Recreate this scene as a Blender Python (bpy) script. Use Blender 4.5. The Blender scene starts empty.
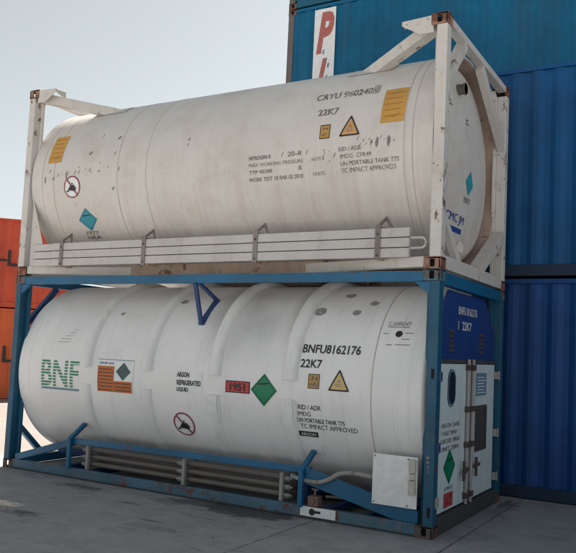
import bpy, bmesh, math, random
from mathutils import Vector, Matrix
R = math.radians
random.seed(7)
sc = bpy.context.scene
C = sc.collection

# ---------------------------------------------------------------- camera
cd = bpy.data.cameras.new('camera'); cam = bpy.data.objects.new('camera', cd); C.objects.link(cam)
cam.location = (2.42204, -6.92369, 1.72503)
cam.rotation_euler = (1.645980, -0.0448880, 0.513654)
cd.sensor_fit = 'HORIZONTAL'; cd.sensor_width = 36.0
cd.lens = 746.5897 / 576 * 36
cd.shift_x = -15.697 / 576; cd.shift_y = 18.818 / 576
cd.clip_start = 0.1; cd.clip_end = 6000
sc.camera = cam

# ---------------------------------------------------------------- world, sun, exposure
SUN_EL, SUN_AZ = R(49), R(0)            # azimuth measured from +y towards +x
w = bpy.data.worlds.new('World'); sc.world = w; w.use_nodes = True
wn, wl = w.node_tree.nodes, w.node_tree.links; wn.clear()
sky = wn.new('ShaderNodeTexSky'); sky.sky_type = 'NISHITA'; sky.sun_disc = False
sky.sun_elevation = SUN_EL; sky.sun_rotation = SUN_AZ
sky.air_density = 1.0; sky.dust_density = 1.0; sky.ozone_density = 1.0; sky.altitude = 10
hs = wn.new('ShaderNodeHueSaturation'); hs.inputs['Saturation'].default_value = 0.17
tint = wn.new('ShaderNodeMix'); tint.data_type = 'RGBA'; tint.blend_type = 'MULTIPLY'; tint.inputs[0].default_value = 1; tint.inputs[7].default_value = (.95, 1, .985, 1)
wl.new(sky.outputs[0], hs.inputs['Color']); wl.new(hs.outputs[0], tint.inputs[6])
bg = wn.new('ShaderNodeBackground'); bg.inputs[1].default_value = 0.047
wo = wn.new('ShaderNodeOutputWorld')
wl.new(tint.outputs[2], bg.inputs[0]); wl.new(bg.outputs[0], wo.inputs[0])
sd = bpy.data.lights.new('sun', 'SUN'); sd.energy = 5.0; sd.angle = R(0.5); sd.color = (1, .96, .90)
so = bpy.data.objects.new('sun', sd); C.objects.link(so)
dirn = Vector((math.sin(SUN_AZ) * math.cos(SUN_EL), math.cos(SUN_AZ) * math.cos(SUN_EL), math.sin(SUN_EL)))
so.rotation_euler = dirn.to_track_quat('Z', 'Y').to_euler()
so.location = (0, 20, 30)
sc.view_settings.view_transform = 'Standard'; sc.view_settings.look = 'None'
sc.view_settings.gamma = 1; sc.view_settings.use_curve_mapping = False
sc.view_settings.exposure = 1.42
sc.render.engine = 'CYCLES'

# ---------------------------------------------------------------- materials
class NT:
    def __init__(s, name):
        m = bpy.data.materials.new(name); m.use_nodes = True
        s.m = m; s.n = m.node_tree.nodes; s.l = m.node_tree.links; s.n.clear()
        s.out = s.n.new('ShaderNodeOutputMaterial'); s.b = s.n.new('ShaderNodeBsdfPrincipled')
        s.l.new(s.b.outputs[0], s.out.inputs[0])
        s.tc = s.n.new('ShaderNodeTexCoord'); s.P = s.tc.outputs['Object']
    def mapp(s, scale, loc=(0, 0, 0)):
        k = s.n.new('ShaderNodeMapping'); k.inputs['Scale'].default_value = scale; k.inputs['Location'].default_value = loc
        s.l.new(s.P, k.inputs[0]); return k.outputs[0]
    def noise(s, scale, detail=6, rough=.6, v=None, dist=0):
        k = s.n.new('ShaderNodeTexNoise'); k.inputs['Scale'].default_value = scale
        k.inputs['Detail'].default_value = detail; k.inputs['Roughness'].default_value = rough
        k.inputs['Distortion'].default_value = dist
        s.l.new(v or s.P, k.inputs['Vector']); return k.outputs['Fac']
    def ramp(s, f, a, b, lo=0., hi=1.):
        k = s.n.new('ShaderNodeMapRange'); k.interpolation_type = 'SMOOTHSTEP'
        k.inputs[1].default_value = a; k.inputs[2].default_value = b
        k.inputs[3].default_value = lo; k.inputs[4].default_value = hi
        s.l.new(f, k.inputs[0]); return k.outputs[0]
    def math(s, op, a, b=None):
        k = s.n.new('ShaderNodeMath'); k.operation = op
        for i, x in enumerate((a, b)):
            if x is None: continue
            if isinstance(x, (int, float)): k.inputs[i].default_value = x
            else: s.l.new(x, k.inputs[i])
        return k.outputs[0]
    def mix(s, f, a, b):
        k = s.n.new('ShaderNodeMix'); k.data_type = 'RGBA'
        for i, x in ((0, f), (6, a), (7, b)):
            if isinstance(x, (int, float)): k.inputs[i].default_value = x
            elif isinstance(x, tuple): k.inputs[i].default_value = (*x[:3], 1)
            else: s.l.new(x, k.inputs[i])
        return k.outputs[2]
    def xyz(s):
        k = s.n.new('ShaderNodeSeparateXYZ'); s.l.new(s.P, k.inputs[0]); return k.outputs
    def bump(s, h, strength, dist=.01):
        k = s.n.new('ShaderNodeBump'); k.inputs['Strength'].default_value = strength; k.inputs['Distance'].default_value = dist
        s.l.new(h, k.inputs['Height']); s.l.new(k.outputs[0], s.b.inputs['Normal'])
    def done(s, col, rough=.5, metal=0.):
        if isinstance(col, tuple): s.b.inputs['Base Color'].default_value = (*col[:3], 1)
        else: s.l.new(col, s.b.inputs['Base Color'])
        if isinstance(rough, (int, float)): s.b.inputs['Roughness'].default_value = rough
        else: s.l.new(rough, s.b.inputs['Roughness'])
        s.b.inputs['Metallic'].default_value = metal
        return s.m

RUST = (.13, .045, .02)
def paint(name, col, rough=.5, vary=.15, dirt=(.16, .13, .11), streak=.3, rust=.25, chips=None, blot=.15, rusttint=None):
    t = NT(name)
    dark = tuple(c * (1 - vary) for c in col)
    c = t.mix(t.ramp(t.noise(1.3, 7), .3, .7), dark, tuple(col))
    st = t.noise(1.0, 6, .65, t.mapp((7, 7, .55)))
    c = t.mix(t.ramp(st, .48, .78, 0, streak), c, dirt)
    bl = t.noise(2.1, 8, .7, t.mapp((1, 1, 1), (5, 3, 1)))
    c = t.mix(t.ramp(bl, .52, .75, 0, blot), c, dirt)
    if chips:
        ch = t.noise(26, 4, .6, t.mapp((1, 1, .6)))
        c = t.mix(t.ramp(ch, .69, .73, 0, .8), c, chips)
    if rust > 0:
        rn = t.noise(5, 12, .72, t.mapp((1, 1, .8), (2, 7, 4)))
        a = .72 - rust * .22
        c = t.mix(t.ramp(rn, a, a + .05, 0, .9), c, rusttint or RUST)
    t.bump(t.noise(18, 8, .6), .12, .004)
    return t.done(c, t.ramp(bl, .3, .7, rough - .08, rough + .12))
def plain(name, col, rough=.5, metal=0., vary=.12):
    t = NT(name)
    c = t.mix(t.ramp(t.noise(14, 5), .3, .7), tuple(x * (1 - vary) for x in col), tuple(col))
    return t.done(c, rough, metal)

M = {}
M['up_white'] = None
def tank_paint(name, col, kind):
    t = NT(name); X, Y, Z = t.xyz()
    c = t.mix(t.ramp(t.noise(.9, 8), .3, .7), tuple(k * .9 for k in col), tuple(col))
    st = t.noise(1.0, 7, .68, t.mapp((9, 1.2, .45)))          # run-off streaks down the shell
    if kind == 'up':
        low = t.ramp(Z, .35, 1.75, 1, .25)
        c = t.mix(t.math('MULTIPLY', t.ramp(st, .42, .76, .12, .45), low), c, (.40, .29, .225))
        bl = t.noise(1.6, 9, .72, t.mapp((1, 1, 1), (3, 3, 3)))
        c = t.mix(t.ramp(bl, .45, .72, 0, .4), c, (.42, .35, .30))
        sp = t.noise(9, 5, .6, t.mapp((1.3, 1, .55), (1, 8, 2)))
        c = t.mix(t.ramp(sp, .70, .75, 0, .75), c, (.1, .085, .08))
        fine = t.noise(3, 9, .7, t.mapp((14, 2, .6), (1, 0, 0)))
        c = t.mix(t.ramp(fine, .55, .8, 0, .22), c, (.3, .26, .23))
    else:
        bl = t.noise(1.7, 9, .7, t.mapp((1, 1, 1), (1, 6, 3)))
        c = t.mix(t.ramp(bl, .52, .8, 0, .25), c, (.36, .35, .34))
        c = t.mix(t.ramp(st, .5, .8, 0, .22), c, (.34, .31, .28))
        # soot-like smear between the third and fourth band, upper flank
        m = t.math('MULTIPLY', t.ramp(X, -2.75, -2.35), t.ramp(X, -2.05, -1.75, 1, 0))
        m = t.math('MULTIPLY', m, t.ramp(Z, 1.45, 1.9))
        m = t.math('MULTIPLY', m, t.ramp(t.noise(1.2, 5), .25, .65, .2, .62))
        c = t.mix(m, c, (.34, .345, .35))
        m = t.math('MULTIPLY', t.ramp(X, -3.05, -2.75), t.ramp(X, -2.75, -2.72, 1, 0)); m = t.math('MULTIPLY', m, t.ramp(Z, 1.5, 2.2, 0, .6))  # shade left of the raised third band, painted into the shell colour
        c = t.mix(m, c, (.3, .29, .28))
        m = t.math('MULTIPLY', t.ramp(X, -1.95, -1.74), t.ramp(X, -1.74, -1.72, 1, 0)); m = t.math('MULTIPLY', m, t.ramp(Z, 1.5, 2.2, 0, .55))  # same painted shade left of the fourth band
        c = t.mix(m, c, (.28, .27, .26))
        m2 = t.math('MULTIPLY', t.ramp(Z, .62, .3), t.ramp(t.noise(2.5, 7, .7), .35, .65, 0, .6))
        c = t.mix(m2, c, (.3, .22, .17))
        sp = t.noise(7, 5, .6, t.mapp((1, 1, .7), (4, 8, 2)))
        c = t.mix(t.ramp(sp, .73, .77, 0, .5), c, (.2, .18, .17))
    t.bump(t.noise(5, 6, .55), .10, .012)
    return t.done(c, t.ramp(bl, .3, .7, .38, .55))
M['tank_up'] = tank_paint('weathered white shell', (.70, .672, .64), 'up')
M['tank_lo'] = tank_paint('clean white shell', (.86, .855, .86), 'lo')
M['band_lo'] = paint('band white', (.82, .82, .82), .42, .08, (.36, .34, .32), .3, 0, None, .3)
M['seam'] = paint('seam', (.55, .50, .46), .5, .12, (.25, .2, .17), .4, 0, None, .3)
M['white_frame'] = paint('chalky white steel', (.64, .61, .575), .5, .12, (.33, .26, .2), .4, .55, (.3, .17, .1), .3)
M['white_post'] = paint('chipped white post', (.66, .635, .60), .5, .12, (.33, .26, .2), .5, .75, (.2, .11, .07), .4)
M['white_rusty'] = paint('white steel gone brown', (.48, .36, .28), .6, .2, (.22, .13, .09), .5, .8, RUST, .5)
M['brown_skirt'] = paint('rust stained skirt', (.47, .35, .29), .7, .2, (.2, .11, .08), .4, .5)
M['cast_up'] = paint('rusty corner casting', (.36, .20, .15), .65, .2, (.2, .12, .09), .5, 1.15, (.14, .045, .025), .5)
M['cast_lo'] = paint('rusty dark casting', (.14, .115, .105), .7, .3, (.1, .06, .045), .6, 1.1)
M['cast_tm'] = paint('blue rusty casting', (.08, .15, .19), .6, .25, (.12, .08, .06), .6, .95)
M['blue_frame'] = paint('blue frame steel', (.004, .135, .29), .42, .3, (.05, .10, .13), .5, .5, (.13, .10, .08), .4)
M['blue_post'] = paint('blue corner post', (.005, .10, .19), .5, .3, (.10, .12, .12), .5, .6, (.16, .15, .13), .5)
M['blue_worn'] = paint('worn blue grey rail', (.075, .17, .25), .55, .35, (.17, .155, .14), .75, .8, (.1, .07, .055), .7)
M['blue_dark'] = paint('dark blue steel', (.02, .06, .19), .45, .2, (.06, .07, .1), .3, .1)
M['panel_blue'] = paint('cabinet blue', (.014, .05, .22), .4, .15, (.05, .06, .1), .25, .05)
M['door_white'] = paint('door white', (.64, .75, .77), .42, .08, (.3, .3, .29), .35, .22, None, .2)
M['sill'] = paint('greasy dark sill', (.06, .062, .065), .65, .3, (.1, .08, .07), .6, .45)
M['alu'] = paint('dull aluminium', (.58, .55, .54), .5, .1, (.32, .28, .26), .35, .12, None, .3)
M['bracket'] = paint('grey bracket', (.26, .235, .22), .6, .2, (.1, .07, .06), .6, .7)
M['steel_pipe'] = paint('dirty grey pipe', (.17, .15, .135), .5, .25, (.12, .1, .08), .5, .3)
M['steel_light'] = paint('light grey fitting', (.36, .35, .335), .5, .2, (.12, .10, .09), .6, .5)
M['black'] = plain('black print', (.022, .022, .026), .55)
def worn(name, col, under, a=.5, b=.62):
    t = NT(name)
    n = t.noise(38, 6, .75); n2 = t.noise(5, 6, .7)
    c = t.mix(t.math('MULTIPLY', t.ramp(n, a, b), t.ramp(n2, .3, .6, .35, 1)), col, under)
    return t.done(c, .55)
M['print_grey'] = worn('worn dark print', (.085, .072, .065), (.5, .46, .42), .44, .6)
M['spot'] = worn('sooty spot', (.26, .25, .245), (.6, .6, .6), .5, .64)
M['darkred'] = worn('dull red ring', (.27, .05, .06), (.5, .4, .4), .5, .66)
M['lo_print'] = worn('dark shell print', (.03, .03, .034), (.6, .6, .6), .55, .68)
M['faded'] = worn('faded grey print', (.19, .17, .16), (.5, .46, .42), .5, .66)
M['white'] = plain('white print', (.7, .7, .7), .5)
M['offwhite'] = plain('aged white board', (.84, .85, .86), .5)
M['orange'] = paint('orange sticker', (.62, .33, .07), .55, .2, (.4, .25, .12), .3, 0, None, .4)
M['orange_lines'] = plain('faded sign print', (.36, .17, .05), .55)
M['peach'] = paint('peach sign', (.70, .36, .14), .55, .15, (.4, .25, .15), .3, 0, None, .4)
M['cream_yellow'] = paint('cream yellow sign', (.72, .52, .22), .55, .15, (.4, .3, .2), .3, 0, None, .3)
M['orange_deep'] = paint('deep orange board', (.52, .13, .02), .5, .2, (.2, .08, .04), .3, 0, None, .4)
M['red'] = worn('red print', (.52, .045, .05), (.55, .3, .27), .56, .7)
M['strip_red'] = worn('faded red letters', (.42, .10, .085), (.6, .45, .42), .5, .66)
M['green'] = plain('green placard', (.0, .22, .10), .45)
M['green_print'] = plain('green print', (.03, .25, .12), .5)
M['teal'] = paint('teal placard', (.02, .32, .42), .5, .2, (.2, .3, .32), .3, 0, None, .3)
M['grey_diamond'] = plain('grey green diamond', (.05, .10, .11), .5)
M['blueprint'] = plain('blue print', (.02, .06, .30), .5)
M['bluegrey'] = plain('blue grey print', (.16, .27, .36), .5)
M['dark_glass'] = plain('dark opening', (.012, .02, .03), .3)
M['brown_board'] = paint('brown rusted board', (.085, .06, .055), .7, .3, (.1, .04, .03), .4, .5)
M['tube_cream'] = plain('cream plastic tube', (.55, .52, .46), .5)
M['pink_valve'] = paint('pinkish valve', (.27, .17, .145), .6, .3, (.1, .07, .06), .5, .5)
M['hole'] = plain('dark inside', (.012, .010, .009), .9)  # near-black stands in for the shade inside holes and slots
M['rubber'] = plain('black rubber', (.02, .02, .02), .7)

def cbox(name, col, streak=.25, rust=.12):
    t = NT(name); X, Y, Z = t.xyz()
    c = t.mix(t.ramp(t.noise(.8, 8, .65), .3, .7), tuple(k*.72 for k in col), tuple(k*1.12 for k in col))
    ch = t.noise(1, 5, .6, t.mapp((2.6, 2.6, .25)))
    c = t.mix(t.ramp(ch, .45, .7, 0, .4), c, tuple(.5*k + .03 for k in col))
    st = t.noise(1.0, 7, .7, t.mapp((12, 12, .5)))
    c = t.mix(t.ramp(st, .52, .78, 0, streak), c, tuple(.4*k + .045 for k in col))
    sc_ = t.noise(2, 9, .75, t.mapp((1.2, 1.2, 4), (4, 1, 1)))
    c = t.mix(t.ramp(sc_, .63, .69, 0, .35), c, tuple(.5*k + .08 for k in col))
    rn = t.noise(6, 12, .75, t.mapp((1, 1, .7), (2, 7, 4)))
    c = t.mix(t.ramp(rn, .67, .72, 0, .85), c, RUST)
    t.bump(t.noise(3, 6, .6), .25, .02)
    t.b.inputs['Specular IOR Level'].default_value = .3
    return t.done(c, t.ramp(ch, .3, .7, .5, .7))
M['c_navy'] = cbox('container navy', (.004, .058, .225), .3)
M['c_navy_rail'] = cbox('container navy rail', (.014, .035, .075), .3)
M['c_blue'] = cbox('container blue', (.002, .085, .25), .3)
M['c_teal'] = cbox('container teal blue', (.0, .13, .265), .35)
M['c_teal2'] = cbox('container deep teal', (.015, .12, .21), .35)
M['c_cornerpost'] = paint('brown grey post', (.15, .13, .125), .6, .2, (.1, .06, .05), .4, .4)
M['c_orange'] = cbox('container orange', (.66, .13, .045), .3, .15)
M['c_orange2'] = cbox('container red orange', (.60, .09, .045), .3, .15)

def ground_mat():
    t = NT('yard concrete'); X, Y, Z = t.xyz()
    n1 = t.noise(.35, 10, .62); n2 = t.noise(3.5, 10, .7); n3 = t.noise(60, 4, .7)
    c = t.mix(t.ramp(n1, .3, .7), (.112, .117, .125), (.158, .16, .163))
    c = t.mix(t.ramp(n2, .35, .72, 0, .55), c, (.085, .088, .095))
    c = t.mix(t.ramp(n3, .35, .75, 0, .45), c, (.2, .195, .19))
    scr = t.noise(2.2, 9, .7, t.mapp((1, 4.5, 1)))
    c = t.mix(t.ramp(scr, .54, .68, 0, .6), c, (.055, .057, .062))
    ptch = t.noise(1.4, 9, .72, t.mapp((1, 1.5, 1), (2, 2, 8)))
    c = t.mix(t.ramp(ptch, .55, .66, 0, .5), c, (.062, .066, .074))
    c = t.mix(t.ramp(X, -6.2, -7.2, 0, .85), c, (.105, .085, .071))  # warm tone of the sunlit ground left of the tanks, put into the colour
    c = t.mix(t.ramp(Y, -3.2, -3.6, 0, .8), c, (.215, .205, .195))  # unseen ground made paler to bounce more sunlight onto the tanks
    spk = t.noise(24, 5, .65)
    c = t.mix(t.ramp(spk, .62, .7, 0, .45), c, (.24, .235, .23))
    wrm = t.noise(1.1, 8, .7, t.mapp((1, 1, 1), (9, 4, 0)))
    c = t.mix(t.ramp(wrm, .52, .75, 0, .4), c, (.19, .165, .145))
    wob = t.noise(3.2, 9, .75); wob2 = t.noise(13, 9, .75, t.mapp((1, 1, 1), (4, 4, 4)))
    wob3 = t.noise(9, 8, .7, t.mapp((1, 1.6, 1), (7, 1, 2)))
    def blob(cx, cy, rx, ry, f, col, c, soft=.35, lo=.25, am=1.):
        dx = t.math('DIVIDE', t.math('SUBTRACT', X, cx), rx); dy = t.math('DIVIDE', t.math('SUBTRACT', Y, cy), ry)
        q = t.math('ADD', t.math('MULTIPLY', dx, dx), t.math('MULTIPLY', dy, dy))
        q = t.math('ADD', q, t.math('MULTIPLY', t.math('SUBTRACT', wob, .5), 8.0*am))
        q = t.math('ADD', q, t.math('MULTIPLY', t.math('SUBTRACT', wob2, .5), 6.0*am))
        f2 = t.math('MULTIPLY', t.ramp(q, 1.0 - soft, 1.0 + soft*1.6, f, 0), t.ramp(wob3, .38, .6, lo, 1))
        return t.mix(f2, c, col)
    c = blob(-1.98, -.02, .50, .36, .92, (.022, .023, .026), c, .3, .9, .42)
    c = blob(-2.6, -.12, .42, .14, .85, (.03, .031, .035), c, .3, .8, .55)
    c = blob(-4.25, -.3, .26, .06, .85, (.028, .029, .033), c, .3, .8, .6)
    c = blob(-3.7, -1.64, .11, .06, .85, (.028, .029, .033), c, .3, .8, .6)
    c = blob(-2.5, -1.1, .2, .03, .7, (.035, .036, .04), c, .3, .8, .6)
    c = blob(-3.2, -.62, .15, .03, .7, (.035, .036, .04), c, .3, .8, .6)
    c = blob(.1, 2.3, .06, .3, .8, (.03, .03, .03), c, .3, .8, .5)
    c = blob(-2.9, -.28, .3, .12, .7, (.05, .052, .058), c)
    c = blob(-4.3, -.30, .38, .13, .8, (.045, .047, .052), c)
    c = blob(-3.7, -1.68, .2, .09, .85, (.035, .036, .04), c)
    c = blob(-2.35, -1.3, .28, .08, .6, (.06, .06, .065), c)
    c = blob(-4.2, -1.47, .22, .1, .8, (.42, .36, .29), c)  # pale patch of sunlight painted into the ground colour
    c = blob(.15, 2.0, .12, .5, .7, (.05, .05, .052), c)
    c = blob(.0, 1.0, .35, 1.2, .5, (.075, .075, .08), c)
    def joint(x0, col, c, wd=.009):
        xx = t.math('ADD', X, t.math('MULTIPLY', t.math('SUBTRACT', wob2, .5), .03))
        dx = t.math('ABSOLUTE', t.math('SUBTRACT', xx, x0))
        f = t.math('MULTIPLY', t.ramp(dx, wd * .4, wd * 1.6, 1, 0), t.ramp(n2, .3, .55, .35, .95))
        return t.mix(f, c, col)
    for x0 in (-1.27, .2, -7.4, 6.2, -13.5): c = joint(x0, (.03, .03, .032), c)
    gn = t.n.new('ShaderNodeVectorMath'); gn.operation = 'SCALE'; gn.inputs['Scale'].default_value = 2.1; t.l.new(c, gn.inputs[0]); c = gn.outputs[0]
    h = t.math('ADD', t.math('MULTIPLY', n2, .6), t.math('MULTIPLY', n3, .4))
    t.bump(h, .5, .012)
    return t.done(c, t.ramp(n2, .3, .7, .62, .85))
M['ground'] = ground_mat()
M['grit'] = plain('grit', (.22, .21, .20), .9, 0, .6)

# ---------------------------------------------------------------- mesh helpers
def link(name, bm, mat, parent=None, smooth=False, bevel=0., loc=None):
    me = bpy.data.meshes.new(name); bmesh.ops.recalc_face_normals(bm, faces=bm.faces[:])
    bm.to_mesh(me); bm.free()
    o = bpy.data.objects.new(name, me); C.objects.link(o)
    if mat: me.materials.append(M[mat] if isinstance(mat, str) else mat)
    if smooth:
        for p in me.polygons: p.use_smooth = True
        me.set_sharp_from_angle(angle=R(38))
    if parent: o.parent = parent
    if bevel:
        b = o.modifiers.new('bevel', 'BEVEL'); b.width = bevel; b.segments = 2; b.limit_method = 'ANGLE'; b.angle_limit = R(40)
    return o
def thing(name, label, cat, loc=(0, 0, 0), rz=0, group=None):
    o = bpy.data.objects.new(name, None); C.objects.link(o); o.location = loc; o.rotation_euler = (0, 0, rz)
    o.empty_display_size = .3
    o['label'] = label; o['category'] = cat
    if group: o['group'] = group
    return o
def BM(): return bmesh.new()
def box(bm, a, b):
    (x0, y0, z0), (x1, y1, z1) = a, b
    v = [bm.verts.new(p) for p in ((x0,y0,z0),(x1,y0,z0),(x1,y1,z0),(x0,y1,z0),(x0,y0,z1),(x1,y0,z1),(x1,y1,z1),(x0,y1,z1))]
    for f in ((0,3,2,1),(4,5,6,7),(0,1,5,4),(1,2,6,5),(2,3,7,6),(3,0,4,7)): bm.faces.new([v[i] for i in f])
def frame_of(p, q, up):
    z = (Vector(q) - Vector(p)).normalized(); u = Vector(up)
    x = u.cross(z)
    if x.length < 1e-4: x = Vector((1, 0, 0)).cross(z)
    x.normalize(); y = z.cross(x); return x, y, z
def beam(bm, p, q, wd, h, up=(0, 0, 1)):
    x, y, z = frame_of(p, q, up); p, q = Vector(p), Vector(q)
    vs = [[bm.verts.new(e + x * (sx * wd / 2) + y * (sy * h / 2)) for sx, sy in ((-1,-1),(1,-1),(1,1),(-1,1))] for e in (p, q)]
    a, b = vs
    bm.faces.new(a[::-1]); bm.faces.new(b)
    for i in range(4): bm.faces.new((a[i], a[(i+1)%4], b[(i+1)%4], b[i]))
def tube(bm, pts, r, seg=12, caps=True):
    pts = [Vector(p) for p in pts]; rings = []
    for i, p in enumerate(pts):
        d = (pts[min(i+1, len(pts)-1)] - pts[max(i-1, 0)]).normalized()
        up = Vector((0, 0, 1)) if abs(d.z) < .95 else Vector((0, 1, 0))
        x = up.cross(d).normalized(); y = d.cross(x)
        rings.append([bm.verts.new(p + (x * math.cos(2*math.pi*k/seg) + y * math.sin(2*math.pi*k/seg)) * r) for k in range(seg)])
    for a, b in zip(rings, rings[1:]):
        for k in range(seg): bm.faces.new((a[k], a[(k+1)%seg], b[(k+1)%seg], b[k]))
    if caps: bm.faces.new(rings[0][::-1]); bm.faces.new(rings[-1])
def prism(bm, pts, off):          # polygon pts (3D list) extruded by vector off
    off = Vector(off); a = [bm.verts.new(p) for p in pts]; b = [bm.verts.new(Vector(p) + off) for p in pts]
    bm.faces.new(a[::-1]); bm.faces.new(b); n = len(a)
    for i in range(n): bm.faces.new((a[i], a[(i+1)%n], b[(i+1)%n], b[i]))
def revolve_x(bm, prof, yc, zc, seg=144, closed=False):
    rings = []
    for x, r in prof:
        if r < 1e-6: rings.append([bm.verts.new((x, yc, zc))])
        else: rings.append([bm.verts.new((x, yc - r*math.cos(2*math.pi*k/seg), zc + r*math.sin(2*math.pi*k/seg))) for k in range(seg)])
    prs = list(zip(rings, rings[1:]))
    if closed: prs.append((rings[-1], rings[0]))
    for a, b in prs:
        for k in range(seg):
            if len(a) == 1: bm.faces.new((a[0], b[k], b[(k+1)%seg]))
            elif len(b) == 1: bm.faces.new((a[k], b[0], a[(k+1)%seg]))
            else: bm.faces.new((a[k], a[(k+1)%seg], b[(k+1)%seg], b[k]))

# flat figures (u right, v up) that get bent onto a shell or laid on a plate
def fpoly(pts, holes=None):
    bm = BM(); bm.faces.new([bm.verts.new((u, v, 0)) for u, v in pts]); return bm
def frect(u0, v0, u1, v1): return fpoly([(u0, v0), (u1, v0), (u1, v1), (u0, v1)])
def fframe(pts, k):             # outline strip of a convex polygon, k = inner scale about centroid
    cx = sum(p[0] for p in pts)/len(pts); cy = sum(p[1] for p in pts)/len(pts)
    bm = BM(); o = [bm.verts.new((u, v, 0)) for u, v in pts]
    i_ = [bm.verts.new((cx+(u-cx)*k, cy+(v-cy)*k, 0)) for u, v in pts]; n = len(pts)
    for j in range(n): bm.faces.new((o[j], o[(j+1)%n], i_[(j+1)%n], i_[j]))
    return bm
def circle(cx, cy, r, n=40, ry=None): return [(cx + r*math.cos(2*math.pi*k/n), cy + (ry or r)*math.sin(2*math.pi*k/n)) for k in range(n)]
def join(bms):
    out = BM()
    for b in bms:
        me = bpy.data.meshes.new('tmp'); b.to_mesh(me); b.free(); out.from_mesh(me); bpy.data.meshes.remove(me)
    return out
def ftext(s, u0, v0, u1, v1, bold=.0, shear=0., spacing=1.0, fit=True):
    if 'M' in s: bold = 0
    cu = bpy.data.curves.new('tmp', 'FONT'); cu.body = s; cu.size = 1; cu.offset = bold; cu.space_character = spacing
    cu.resolution_u = 3; cu.shear = shear; cu.fill_mode = 'FRONT'
    o = bpy.data.objects.new('tmp', cu); C.objects.link(o)
    dg = bpy.context.evaluated_depsgraph_get(); dg.update()
    me = bpy.data.meshes.new_from_object(o.evaluated_get(dg)); bpy.data.objects.remove(o); bpy.data.curves.remove(cu)
    bm = BM(); bm.from_mesh(me); bpy.data.meshes.remove(me)
    bmesh.ops.remove_doubles(bm, verts=bm.verts[:], dist=1e-4)
    xs = [v.co.x for v in bm.verts]; ys = [v.co.y for v in bm.verts]
    a, b, c, d = min(xs), max(xs), min(ys), max(ys)
    for v in bm.verts:
        v.co = ((v.co.x-a)/(b-a)*(u1-u0)+u0, (v.co.y-c)/(d-c)*(v1-v0)+v0, 0)
    return bm
def put(name, bm, mat, parent, fn, h=.004, cut=None):
    """bend figure bm with fn(u,v,h); cut = spacing of horizontal cuts so it follows a curve"""
    if cut:
        vs = [v.co.y for v in bm.verts]; y = math.floor(min(vs)/cut)*cut
        while y < max(vs):
            bmesh.ops.bisect_plane(bm, geom=bm.verts[:]+bm.edges[:]+bm.faces[:], plane_co=(0, y, 0), plane_no=(0, 1, 0), dist=1e-5); y += cut
    for v in bm.verts: v.co = fn(v.co.x, v.co.y, h)
    me = bpy.data.meshes.new(name); bm.to_mesh(me); bm.free(); o = bpy.data.objects.new(name, me); C.objects.link(o)
    me.materials.append(M[mat]); o.parent = parent; return o

# ---------------------------------------------------------------- ground
bm = BM(); box(bm, (-1500, -1500, -1), (1500, 1500, 0))
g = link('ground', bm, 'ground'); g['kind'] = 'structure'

bm = BM()
for k in range(260):
    x = random.uniform(-9, 4); y = random.uniform(-4, 2.6) if random.random() < .5 else random.gauss(-.05, .12)
    if x > .1 and random.random() < .4: y = random.gauss(2.72, .05)
    q = random.uniform(.003, .009)
    bmesh.ops.create_icosphere(bm, subdivisions=1, radius=q, matrix=Matrix.Translation((x, y, q*.4)) @ Matrix.Rotation(random.uniform(0, 6), 4, 'Z') @ Matrix.Diagonal((random.uniform(.8, 1.8), 1, .6, 1)))
g = link('grit', bm, 'grit'); g['kind'] = 'stuff'; g['label'] = 'scattered grit and small stones on the yard paving'; g['category'] = 'grit'
# ---------------------------------------------------------------- tank containers
L, W, H = 6.058, 2.438, 2.591
YC = W / 2
def casting(bm, cx, cy, cz, sx, sy):
    """corner casting with its three slots; cx,cy = outer corner, sx,sy = directions into the container"""
    a, b, c = .178, .162, .118; t = .02
    x0, x1 = sorted((cx, cx + sx*a)); y0, y1 = sorted((cy, cy + sy*b)); z0, z1 = cz, cz + c
    box(bm, (x0+.05, y0+.05, z0+t), (x1-.05, y1-.05, z1-t))
    for f in bm.faces: f.material_index = 1
    def face(axis, val, s):   # plate with a rectangular hole
        if axis == 'y': U, V = (x0, x1), (z0, z1); mk = lambda u, v, d: (u, val + d, v)
        elif axis == 'x': U, V = (y0, y1), (z0, z1); mk = lambda u, v, d: (val + d, u, v)
        else: U, V = (x0, x1), (y0, y1); mk = lambda u, v, d: (u, v, val + d)
        um, vm = (U[0]+U[1])/2, (V[0]+V[1])/2
        hu, hv = (.026, .04) if axis != 'z' else (.06, .03)
        n = 16
        hole = [(um + hu*max(-1, min(1, 1.25*math.cos(2*math.pi*k/n))), vm + hv*max(-1, min(1, 1.25*math.sin(2*math.pi*k/n)))) for k in range(n)]
        def sq(k):
            cx_, sy_ = math.cos(2*math.pi*k/n), math.sin(2*math.pi*k/n); m = max(abs(cx_), abs(sy_))
            return (um + (U[1]-U[0])/2*cx_/m, vm + (V[1]-V[0])/2*sy_/m)
        outer = [sq(k) for k in range(n)]
        for (A, Bq) in ((0, t*s),):
            o1 = [bm.verts.new(mk(*p, 0)) for p in outer]; i1 = [bm.verts.new(mk(*p, 0)) for p in hole]
            o2 = [bm.verts.new(mk(*p, t*s*.9)) for p in outer]; i2 = [bm.verts.new(mk(*p, t*s*.9)) for p in hole]
            for k in range(n):
                j = (k+1) % n
                bm.faces.new((o1[k], o1[j], i1[j], i1[k])); bm.faces.new((i1[k], i1[j], i2[j], i2[k])); bm.faces.new((o1[k], o2[k], o2[j], o1[j]))
    face('y', cy, sy); face('x', cx, sx)
    face('z', z1 if cz > .1 else z1, -1)
    bmesh.ops.recalc_face_normals(bm, faces=bm.faces[:])
def cyl_map(zc, r): return lambda u, v, h: Vector((u, YC - (r+h)*math.cos(v/r), zc + (r+h)*math.sin(v/r)))
def end_map(x): return lambda u, v, h: Vector((x + h, u, v))
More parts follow.
